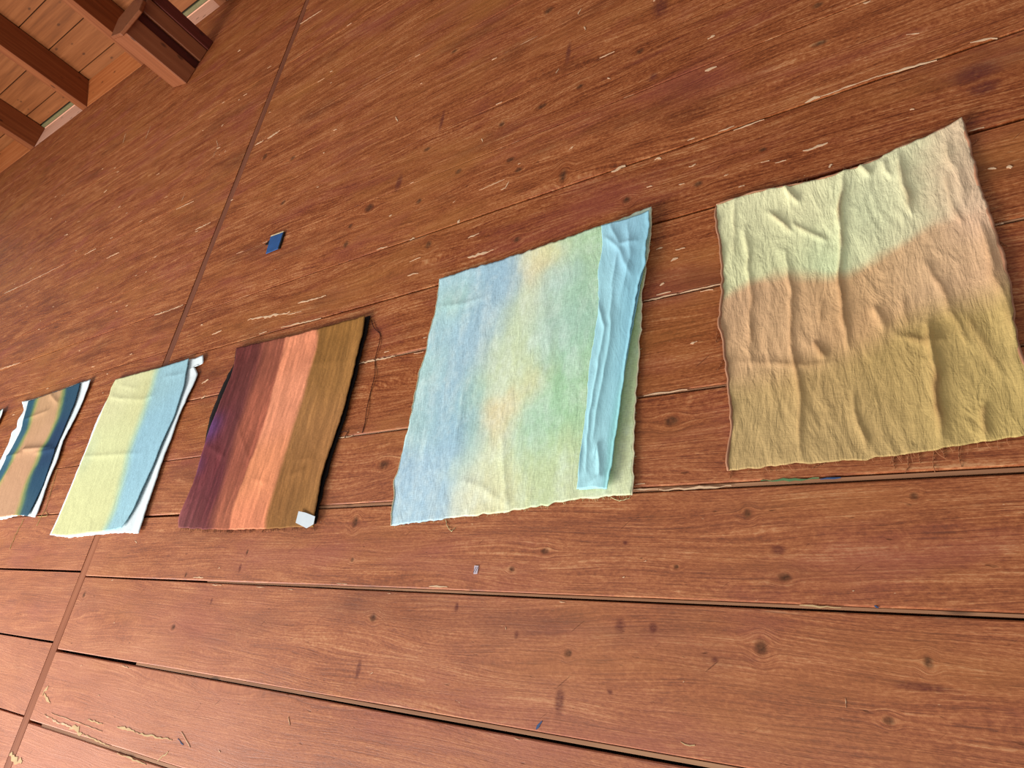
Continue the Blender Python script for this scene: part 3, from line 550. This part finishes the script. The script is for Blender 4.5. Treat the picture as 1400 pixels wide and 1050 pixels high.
def cloth(name, left, right, bottom, top, dye, mat, parent=None, z0=.006, nu=110, nv=120, seed=1, folds=(), fold_h=.008,
          wave=.0015, lift=(0, 0, 0, 0), rough=.004, thick=.0014, crinkle=0.0):
    Lc = resample(left, nv, rough, seed); Rc = resample(right, nv, rough, seed + 3)
    Bc = resample(bottom, nu, rough, seed + 5); Tc = resample(top, nu, rough, seed + 7)
    c00 = (Lc[0] + Bc[0]) / 2; c10 = (Rc[0] + Bc[-1]) / 2; c01 = (Lc[-1] + Tc[0]) / 2; c11 = (Rc[-1] + Tc[-1]) / 2
    u = np.linspace(0, 1, nu)[None, :, None]; v = np.linspace(0, 1, nv)[:, None, None]
    S = (1 - u) * Lc[:, None] + u * Rc[:, None] + (1 - v) * Bc[None] + v * Tc[None] \
        - ((1 - u) * (1 - v) * c00 + u * (1 - v) * c10 + (1 - u) * v * c01 + u * v * c11)
    U = np.broadcast_to(u[..., 0], S.shape[:2]); V = np.broadcast_to(v[..., 0], S.shape[:2])
    X, Y = S[..., 0], S[..., 1]
    Z = np.full(X.shape, z0) + wave * (1 + fbm(X * 7, Y * 4, seed, 4) * 1.6 + .5 * fbm(X * 26, Y * 9, seed + 2, 3) + crinkle * (.5 - np.abs(fbm(X * 30 + 3 * fbm(X * 5, Y * 5, seed + 4, 2), Y * 6, seed + 6, 3)) * 2))
    for pts, w, h in folds:
        d, s = seg_dist(X + .012 * fbm(X * 14, Y * 14, seed + 9, 2), Y, pts)
        env = np.clip(np.minimum(s, 1 - s) * 5, 0, 1) ** .7
        e2 = np.exp(-(np.abs(d) / w) ** 1.25)
        Z = Z + fold_h * h * e2 * (.35 + .65 * env) * np.clip((4 * w - d) / w, 0, 1)
    wob = .6 + .8 * (vnoise(V * 9, V * 0 + seed, seed) * .5 + .5)
    wobu = .6 + .8 * (vnoise(U * 9, U * 0 + seed, seed + 1) * .5 + .5)
    Z = Z + lift[0] * wob * sstep(.10, 0, U) + lift[1] * wob * sstep(.90, 1, U) + lift[2] * wobu * sstep(.08, 0, V) + lift[3] * wobu * sstep(.92, 1, V)
    Z = np.maximum(Z, z0 * .5 + .001)
    verts = np.stack([X, Y, Z], -1).reshape(-1, 3)
    idx = np.arange(nu * nv).reshape(nv, nu)
    faces = np.stack([idx[:-1, :-1], idx[:-1, 1:], idx[1:, 1:], idx[1:, :-1]], -1).reshape(-1, 4)
    me = bpy.data.meshes.new(name)
    me.from_pydata(verts.tolist(), [], faces.tolist())
    me.polygons.foreach_set('use_smooth', np.ones(len(faces), dtype=bool))
    c = dye(U, V, X, Y)
    c = np.clip(np.concatenate([c, np.ones(c.shape[:2] + (1,))], -1), 0, 1).reshape(-1)
    ca = me.color_attributes.new('dye', 'FLOAT_COLOR', 'POINT')
    ca.data.foreach_set('color', c.astype(np.float32))
    me.update()
    o = link(name, me, mat, parent)
    if thick:
        md = o.modifiers.new('thickness', 'SOLIDIFY')
        md.thickness = thick
        md.offset = -1
    o['_'] = 0
    del o['_']
    return o, (Lc, Rc, Bc, Tc)

def tube(bmv, bmf, pts, r, sides=4):
    base = len(bmv)
    n = len(pts)
    for i, p in enumerate(pts):
        a = Vector(pts[max(i - 1, 0)]); b = Vector(pts[min(i + 1, n - 1)])
        d = (b - a); d = d.normalized() if d.length > 1e-9 else Vector((1, 0, 0))
        s = d.cross(Vector((0, 0, 1))); s = s.normalized() if s.length > 1e-6 else Vector((1, 0, 0))
        up = s.cross(d)
        for k in range(sides):
            an = 2 * math.pi * k / sides
            q = Vector(p) + s * (r * math.cos(an)) + up * (r * math.sin(an))
            bmv.append(tuple(q))
    for i in range(n - 1):
        for k in range(sides):
            a = base + i * sides + k; b = base + i * sides + (k + 1) % sides
            bmf.append((a, b, b + sides, a + sides))
    bmf.append(tuple(base + k for k in range(sides))[::-1])
    bmf.append(tuple(base + (n - 1) * sides + k for k in range(sides)))

def thread(pts, mat, parent, r=.0011, z=.0022, name='thread'):
    q = resample(pts, 28)
    v = []; f = []
    tube(v, f, [(x, y, z + .0015 * math.sin(i * .9)) for i, (x, y) in enumerate(q)], r)
    return mesh(name, v, f, mat, parent, True)

def fringe(curves, n, length, mat, parent, seed, z=.004, r=.0006, name='frayed_edge'):
    rng = random.Random(seed)
    v = []; f = []
    for cur, sgn in curves:
        for _ in range(n):
            i = rng.randrange(1, len(cur) - 1)
            t = cur[i + 1] - cur[i - 1]; t = t / (np.linalg.norm(t) + 1e-9)
            nr = np.array([-t[1], t[0]]) * sgn
            l = length * rng.uniform(.3, 1.3); a = rng.uniform(-.9, .9)
            p0 = cur[i] - nr * .004; p1 = cur[i] + nr * l * .5 + t * a * l * .4; p2 = cur[i] + nr * l + t * a * l * 1.2 * rng.uniform(.2, 1)
            tube(v, f, [(p0[0], p0[1], z), (p1[0], p1[1], z * .8), (p2[0], p2[1], .0022)], r, 3)
    o = mesh(name, v, f, mat, parent)
    o['kind'] = 'stuff'
    return o

def flat(c):
    base = np.array(lin(c))
    return lambda u, v, x, y: base[None, None, :] * (1 + .05 * fbm(x * 20, y * 20, 5, 3))[..., None]

M_linen = cloth_material('dyed_linen', .8, .85, 0, .30)
M_fine = cloth_material('dyed_cotton', .35, .85, 0, .35)
M_silk = cloth_material('thin_silk', .2, .55, .3, .28)
M_crink = cloth_material('crinkled_cloth', .4, .8, 0, .75)
M_back = cloth_material('backing_cloth', .1, .8, 0, .2)

# -- cloth 5: mint, tan and olive, crinkled
def dye5(u, v, x, y):
    n = fbm(x * 5, y * 5, 3, 4)
    n2 = fbm(x * 14, y * 14, 8, 3)
    vv = v + .05 * n + .015 * n2
    mint = rbf(u + .08 * n, v, [(.1, .9, (220, 216, 170), .2), (.45, .85, (224, 219, 170), .2), (.62, .83, (206, 218, 174), .10), (.38, .66, (190, 212, 166), .08), (.25, .6, (210, 213, 160), .12),
                                (.05, .75, (212, 213, 162), .12), (.9, .95, (222, 219, 174), .15), (.8, .75, (214, 214, 166), .12), (.95, .7, (214, 182, 150), .15), (.1, .6, (206, 204, 156), .12), (.72,.9,(212,206,166),.1)])
    tan = rbf(u + .1 * n, v, [(.0, .5, (200, 160, 122), .15), (.3, .45, (206, 166, 122), .15), (.6, .55, (204, 164, 118), .15), (.85, .55, (214, 178, 136), .15), (1., .5, (206, 160, 122), .12), (.5, .38, (196, 152, 104), .12), (.1,.35,(194,156,112),.1), (.95,.85,(212,176,146),.1)])
    olive = rbf(u + .1 * n, v + .1 * n, [(.05, .1, (190, 160, 108), .2), (.4, .15, (186, 155, 102), .2), (.8, .2, (182, 155, 100), .2), (.55, .3, (178, 146, 88), .12), (.75, .35, (190, 158, 96), .12), (.3, .28, (190, 152, 100), .1), (.9, .05, (194, 166, 98), .15)])
    lim = .60 + .06 * np.sin(u * 9) * .4 + .07 * sstep(.35, .7, u) - .02 * sstep(.8, 1, u)
    a = sstep(lim - .03, lim + .03, vv)
    lo = .30 + .10 * sstep(.3, .8, u)
    b = sstep(lo - .07, lo + .07, vv)
    pink = sstep(.78, .98, u + .12 * n) * sstep(.5, .65, v) * .7
    c = lerp(olive, tan, b); c = lerp(c, mint, a)
    c = lerp(c, np.broadcast_to(np.array(lin((216, 178, 146))), c.shape), pink) * (1.16 + .10 * n2)[..., None]
    # darker dye along the creases, with the fold shadows painted into it
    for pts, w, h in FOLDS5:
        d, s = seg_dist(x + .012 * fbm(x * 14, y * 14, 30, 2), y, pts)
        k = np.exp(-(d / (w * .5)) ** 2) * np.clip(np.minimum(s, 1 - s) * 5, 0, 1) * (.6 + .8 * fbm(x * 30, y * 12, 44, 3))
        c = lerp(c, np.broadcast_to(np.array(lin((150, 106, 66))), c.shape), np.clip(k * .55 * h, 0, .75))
    return c
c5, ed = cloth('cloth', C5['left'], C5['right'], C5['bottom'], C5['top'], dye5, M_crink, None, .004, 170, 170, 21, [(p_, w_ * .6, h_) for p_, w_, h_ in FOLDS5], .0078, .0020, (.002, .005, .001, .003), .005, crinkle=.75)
tag(c5, 'crinkled mint, tan and olive dyed cloth, rightmost of the row on the plank floor', 'cloth', 'dyed cloths laid out on the floor')
M_thr5 = plain('tan_thread', (150, 96, 62), .8)
M_hem5 = plain('pink_brown_hem', (172, 122, 92), .8)
for cur, nm in ((ed[0], 'hem'), (ed[1], 'hem'), (ed[3], 'hem')):
    v = []; f = []
    k = len(cur)
    tube(v, f, [(p[0], p[1], .0085 + .002 * math.sin(i * .25)) for i, p in enumerate(cur)][::2], .0038 if cur is not ed[3] else .0024, 5)
    mesh(nm, v, f, M_hem5, c5, True)
fringe([(ed[0], 1), (ed[1], -1), (ed[2], -1), (ed[3], 1)], 45, .016, M_thr5, c5, 5)

# -- cloth 4: pastel blue, yellow and green linen
def dye4(u, v, x, y):
    n = fbm(x * 6, y * 6, 13, 4); m = fbm(x * 6 + 9, y * 4, 17, 4)
    B, B2, Yl, G, YG, O = (162, 194, 208), (174, 208, 214), (226, 220, 170), (170, 204, 168), (204, 216, 172), (226, 206, 160)
    pts = [(.03, .97, B2, .07), (.10, .85, (172, 206, 184), .06), (.2, .9, B, .08), (.32, .95, (156, 189, 206), .08), (.05, .75, B2, .07), (.2, .7, B, .09), (.36, .82, (166, 194, 208), .07), (.06, .55, (176, 208, 202), .07), (.2, .5, (158, 189, 205), .09),
           (.06, .35, (174, 206, 200), .07), (.2, .35, (154, 188, 204), .08), (.28, .42, (152, 190, 190), .05), (.08, .18, (164, 192, 208), .09), (.22, .12, (166, 196, 210), .08), (.06, .02, (176, 206, 218), .07), (.2, .03, (168, 198, 214), .07),
           (.33, .6, (176, 200, 206), .07), (.33, .25, (162, 196, 186), .05), (.35, .45, (180, 212, 186), .06),
           (.47, .95, Yl, .06), (.5, .88, O, .05), (.58, .93, (222, 218, 164), .05), (.45, .76, YG, .07), (.45, .62, YG, .07), (.55, .74, (206, 214, 186), .06), (.42, .5, (206, 216, 180), .07), (.5, .52, (208, 216, 170), .06), (.56, .56, YG, .06),
           (.65, .84, (176, 204, 196), .06), (.72, .93, (178, 208, 164), .07), (.8, .9, (176, 208, 166), .06), (.72, .72, (168, 204, 172), .07), (.62, .62, (170, 202, 192), .07), (.8, .62, (168, 204, 178), .07), (.7, .52, (166, 202, 176), .07),
           (.47, .36, (228, 210, 162), .05), (.45, .28, (226, 208, 160), .05), (.58, .44, (220, 212, 164), .04), (.68, .36, (164, 206, 158), .08), (.6, .28, (166, 204, 176), .06), (.75, .25, (168, 206, 162), .08), (.52, .2, (204, 216, 172), .06),
           (.8, .42, (172, 206, 172), .06), (.86, .36, (222, 210, 162), .04), (.84, .22, (216, 212, 168), .04), (.42, .15, (214, 218, 178), .07), (.4, .03, (224, 218, 176), .07), (.52, .06, (218, 216, 170), .07), (.65, .1, (196, 212, 164), .07), (.78, .08, (204, 214, 166), .07),
           (.33, .06, (222, 220, 184), .05), (.3, .16, (196, 214, 190), .04), (.93, .1, (206, 214, 166), .07), (.95, .3, (194, 210, 160), .07), (.95, .5, (184, 206, 150), .07), (.93, .7, (196, 206, 150), .07), (.93, .9, (196, 214, 190), .07), (.88, .02, (214, 216, 178), .06)]
    k = fbm(x * 34, y * 9, 4, 4); q = fbm(x * 60, y * 60, 6, 3)
    c = rbf(u + .06 * n + .03 * k, v + .06 * m + .05 * k, pts)
    c = lerp(c, np.broadcast_to(np.array(lin((214, 224, 214))), c.shape), np.clip(.10 + .35 * k + .2 * q, 0, .4))
    return c * (1.20 + .07 * k + .07 * q)[..., None]
c4, ed = cloth('cloth', C4['left'], C4['right'], C4['bottom'], C4['top'], dye4, M_linen, None, .004, 140, 150, 31, FOLDS4, .006, .0018, (.002, .003, .001, .002), .006)
tag(c4, 'pastel blue, yellow and green dyed linen cloth with a turquoise strip lying on it', 'cloth', 'dyed cloths laid out on the floor')
M_thr4 = plain('cream_thread', (200, 190, 140), .8)
fringe([(ed[2], -1)], 90, .006, M_thr4, c4, 6, r=.0004)
fringe([(ed[0], 1), (ed[1], -1)], 26, .005, M_thr4, c4, 9, r=.0004)
M_selv = plain('cream_selvedge', (232, 222, 184), .8)
for cur in (ed[0], ed[1]):
    v = []; f = []
    tube(v, f, [(p[0], p[1], .0075) for p in cur][::2], .0022, 4)
    mesh('selvedge', v, f, M_selv, c4, True)

def dyeS(u, v, x, y):
    n = fbm(x * 10, y * 5, 23, 4)
    c = rbf(u + .1 * n, v + .05 * n, [(.5, 1, (164, 214, 232), .2), (.2, .6, (172, 222, 230), .2), (.8, .6, (150, 206, 222), .2), (.5, .3, (168, 222, 230), .2), (.5, 0, (180, 228, 232), .2), (.95, .2, (150, 212, 210), .1)])
    return c
silk, _ = cloth('silk_strip', SILK['left'], SILK['right'], SILK['bottom'], SILK['top'], dyeS, M_silk, None, .021, 60, 170, 41, FOLDSS, .009, .0016, (.0, .003, .0, .0), .003, .0012)
tag(silk, 'folded pale turquoise silk strip lying along the pastel linen cloth', 'scarf')
# the folded-under layer of the strip
inl = [[a[0] * .96 + b[0] * .04, a[1]] for a, b in zip(SILK['left'], SILK['right'])]
inr = [[a[0] * .06 + b[0] * .94, a[1]] for a, b in zip(SILK['left'], SILK['right'])]
cloth('folded_layer', inl, inr, [inl[0], inr[0]], [inl[-1], inr[-1]], dyeS, M_silk, silk, .0165, 30, 90, 43, (), 0, .0008, rough=.002, thick=.001)

# -- cloth 3: burgundy, coral and brown
def dye3(u, v, x, y):
    n = fbm(x * 9, y * 3, 33, 4); k = fbm(x * 30, y * 8, 35, 3); st = fbm(x * 110, y * 8, 37, 3)
    uu = u + .026 * n + .016 * k
    burg = rbf(u, v, [(.05, .95, (98, 44, 40), .12), (.05, .7, (98, 46, 46), .1), (.02, .52, (88, 58, 112), .045), (.06, .35, (108, 48, 50), .08), (.03, .15, (116, 58, 60), .08), (.05, .02, (126, 74, 72), .08), (.0, .32, (98, 56, 88), .035), (.15, .5, (104, 48, 54), .08), (.18, .2, (98, 44, 48), .08), (.2, .8, (106, 54, 46), .1), (.25, .5, (110, 58, 50), .08), (.14,.08,(104,48,48),.06)])
    rust = rbf(u, v, [(.35, .9, (142, 78, 58), .1), (.35, .6, (156, 86, 64), .1), (.32, .3, (150, 82, 62), .1), (.3, .05, (168, 98, 72), .1), (.25, .1, (150, 80, 62), .05)])
    coral = rbf(u, v, [(.5, .95, (216, 134, 98), .1), (.5, .6, (222, 142, 106), .1), (.55, .25, (218, 138, 96), .1), (.55, .02, (216, 132, 96), .1)])
    brown = rbf(u, v, [(.8, .95, (146, 100, 48), .1), (.85, .7, (150, 104, 54), .1), (.75, .5, (164, 114, 66), .1), (.9, .4, (158, 108, 62), .1), (.8, .2, (142, 96, 52), .1), (.85, .05, (152, 106, 58), .1), (.75,.1,(148,98,54),.06)])
    a = sstep(.20, .30, uu + .05 * v - .03); b = sstep(.425, .445, uu + .02 * np.sin(v * 9)); c = sstep(.655, .69, uu - .025 + .03 * v)
    col = lerp(burg, rust, a); col = lerp(col, coral, b); col = lerp(col, brown, c)
    vein = sstep(.05, .4, st + .3 * fbm(x * 40, y * 3, 91, 3)) * (.35 + .65 * (1 - b)) * .38
    col = lerp(col, col * 1.5, vein)
    return col * (1.06 + .34 * st + .14 * k)[..., None]
c3, ed = cloth('cloth', C3['left'], C3['right'], C3['bottom'], C3['top'], dye3, M_linen, None, .009, 120, 140, 51, FOLDS3, .006, .0016, (.004, .006, .0, .003), .004)
tag(c3, 'burgundy, coral and brown striped cloth edged in black on the plank floor', 'cloth', 'dyed cloths laid out on the floor')
cloth('backing', C3B['left'], C3B['right'], C3B['bottom'], C3B['top'], flat((22, 15, 14)), M_back, c3, .003, 50, 70, 53, (), 0, .001, (.003, .003, 0, 0), .006)
M_thr3 = plain('dark_brown_thread', (62, 28, 20), .8)
fringe([(ed[2], -1)], 110, .010, M_thr3, c3, 12)

tg = prism('paper_tag', [(x, y) for x, y in TAG], .0185, .0200, plain('white_paper', (216, 224, 228), .8, .04), None, .0003)
tag(tg, 'small white paper tag lying on the corner of the burgundy cloth', 'tag')

# -- cloth 2: yellow and blue on a white backing
def dye2(u, v, x, y):
    n = fbm(x * 8, y * 5, 63, 4)
    yel = rbf(u, v, [(.2, .9, (222, 220, 168), .15), (.3, .5, (220, 222, 166), .15), (.3, .1, (220, 220, 162), .15), (.5, .8, (216, 214, 158), .1), (.05, .5, (212, 220, 172), .06)])
    blu = rbf(u, v, [(.85, .95, (158, 198, 208), .12), (.85, .6, (156, 198, 212), .12), (.9, .3, (158, 200, 214), .12), (.9, .05, (164, 206, 216), .12), (.72, .85, (160, 198, 204), .08)])
    lim = .60 + .16 * sstep(.6, 0, v) + .02 * n
    a = sstep(lim - .03, lim + .035, u); g = np.exp(-((u - lim) / .045) ** 2)
    col = lerp(yel, blu, a)
    return lerp(col, np.broadcast_to(np.array(lin((182, 212, 180))), col.shape), g * .7) * (.97 + .05 * fbm(x * 30, y * 30, 7, 3))[..., None]
c2, ed = cloth('cloth', C2['left'], C2['right'], C2['bottom'], C2['top'], dye2, M_linen, None, .010, 110, 130, 61, FOLDS2, .006, .0016, (.001, .003, .001, .002), .003)
tag(c2, 'pale yellow and blue dyed cloth on a ragged white backing, left of burgundy cloth', 'cloth', 'dyed cloths laid out on the floor')
cloth('backing', C2B['left'], C2B['right'], C2B['bottom'], C2B['top'], flat((224, 233, 234)), M_back, c2, .003, 70, 110, 63, (), 0, .0012, (.001, .007, .001, .003), .005)

# -- cloth 1: peach with indigo bands on a white backing
def dye1(u, v, x, y):
    n = fbm(x * 7, y * 4, 73, 4); k = fbm(x * 25, y * 20, 75, 3)
    uu = u + .03 * n + .012 * k
    peach = rbf(u, v, [(.5, .9, (194, 152, 112), .2), (.5, .4, (196, 150, 114), .2), (.5, .0, (194, 150, 116), .2), (.6, .6, (202, 158, 122), .1)])
    navy = rbf(u, v, [(.1, .9, (48, 88, 108), .1), (.1, .4, (58, 98, 118), .15), (.9, .9, (44, 78, 100), .12), (.9, .5, (36, 62, 92), .12), (.92, .2, (40, 76, 100), .12), (.85, .02, (60, 92, 106), .08)])
    d = np.where(u < .5, uu, 1 - uu)
    l0 = np.where(u < .5, .17, .27 - .06 * sstep(.35, .0, v) + .03 * np.sin(v * 7))
    a = sstep(l0 - .04, l0 + .02, d); g = np.exp(-((d - l0) / .042) ** 2)
    y2 = np.exp(-((d - l0 - .035) / .02) ** 2)
    col = lerp(navy, peach, a)
    col = lerp(col, np.broadcast_to(np.array(lin((104, 140, 84))), col.shape), g * .75)
    return lerp(col, np.broadcast_to(np.array(lin((186, 166, 96))), col.shape), y2 * .4)
c1, ed = cloth('cloth', C1['left'], C1['right'], C1['bottom'], C1['top'], dye1, M_fine, None, .010, 110, 130, 71, FOLDS1, .012, .0016, (.002, .002, .001, .001), .004)
tag(c1, 'peach cloth with dark blue side bands on a white backing, left of yellow cloth', 'cloth', 'dyed cloths laid out on the floor')
cloth('backing', C1B['left'], C1B['right'], C1B['bottom'], C1B['top'], flat((224, 233, 234)), M_back, c1, .004, 60, 90, 73, (), 0, .0012, (.002, .006, 0, .002), .005)

# -- cloth 0: only its white and green corner enters the picture at the left edge
def dye0(u, v, x, y):
    n = fbm(x * 8, y * 8, 83, 3)
    w = np.array(lin((232, 238, 236)))[None, None, :] + 0 * u[..., None]
    g = np.array(lin((120, 168, 140)))[None, None, :] + 0 * u[..., None]
    return lerp(g, w, sstep(.86, .95, u + .03 * n))
c0, _ = cloth('cloth', [[-6.12, .62], [-6.14, .95], [-6.13, 1.34]], [[-5.42, .60], [-5.44, .80], [-5.41, 1.00], [-5.425, 1.20], [-5.42, 1.27], [-5.445, 1.33]],
              [[-6.12, .62], [-5.8, .61], [-5.42, .60]], [[-6.13, 1.34], [-5.8, 1.335], [-5.445, 1.33]], dye0, M_fine, None, .006, 60, 60, 81, (), 0, .0016, (.002, .008, .001, .002), .004)
tag(c0, 'white-edged green cloth cut off by the left picture edge, leftmost of the row', 'cloth', 'dyed cloths laid out on the floor')

PAR = {'c1': (c1, plain('yellow_thread', (196, 176, 110), .8), .0013), 'c3': (c3, M_thr3, .0016), 'c4': (c4, M_thr4, .0011), 'c5': (c5, M_thr5, .0008)}
for key, pts, k in THREADS:
    o, m, r = PAR[key]
    thread(pts, m, o, r)

# ------------------------------------------------------------------ small things on the boards
card = prism('card', CARD, .0035, .0075, plain('dark_blue_card', (40, 84, 138), .5), None, .0008)
tag(card, 'small dark blue card lying on the floor planks beyond the cloths', 'card')
r_ = [CARD[0], CARD[1]]
def rim(a, b, off, w, z, m, nm, par):
    a = Vector((*a, 0)); b = Vector((*b, 0)); d = (b - a).normalized(); n_ = Vector((-d.y, d.x, 0))
    a = a + n_ * off; b = b + n_ * off
    return prism(nm, [(p.x, p.y) for p in (a, b, b + n_ * w, a + n_ * w)], .0008, .007, m, par, .0005)
rim(CARD[0], CARD[1], .001, .007, 0, plain('cream_card_edge', (226, 206, 160), .7), 'pale_edge', card)
rim(CARD[1], CARD[2], .001, .010, 0, plain('card_shadow_black', (22, 18, 16), .8), 'shadow_edge', card)  # black strip stands in for the shadow along the card's right side
prism('shadow_wedge', NOTCH, .0008, .004, plain('wedge_shadow_black', (16, 12, 10), .9), card, 0)  # black wedge stands in for the shade at the card's left corner

bx, by = BALL[0]
cp = prism('paper_scrap', [(bx - .006, by - .012), (bx + .007, by - .011), (bx + .008, by + .011), (bx - .007, by + .012)], .0008, .0016, plain('pale_scrap', (206, 190, 196), .8, .05), None, .0002)
tag(cp, 'tiny pale paper scrap with dark strokes, on the plank below pastel linen', 'paper')
for k in (-1, 1):
    prism('stroke', [(bx - .005 + .003 * k, by - .008), (bx - .003 + .003 * k, by - .008), (bx + .004 + .003 * k, by + .008), (bx + .002 + .003 * k, by + .008)], .0016, .0019, plain('grey_ink', (104, 92, 108), .8), cp, 0)
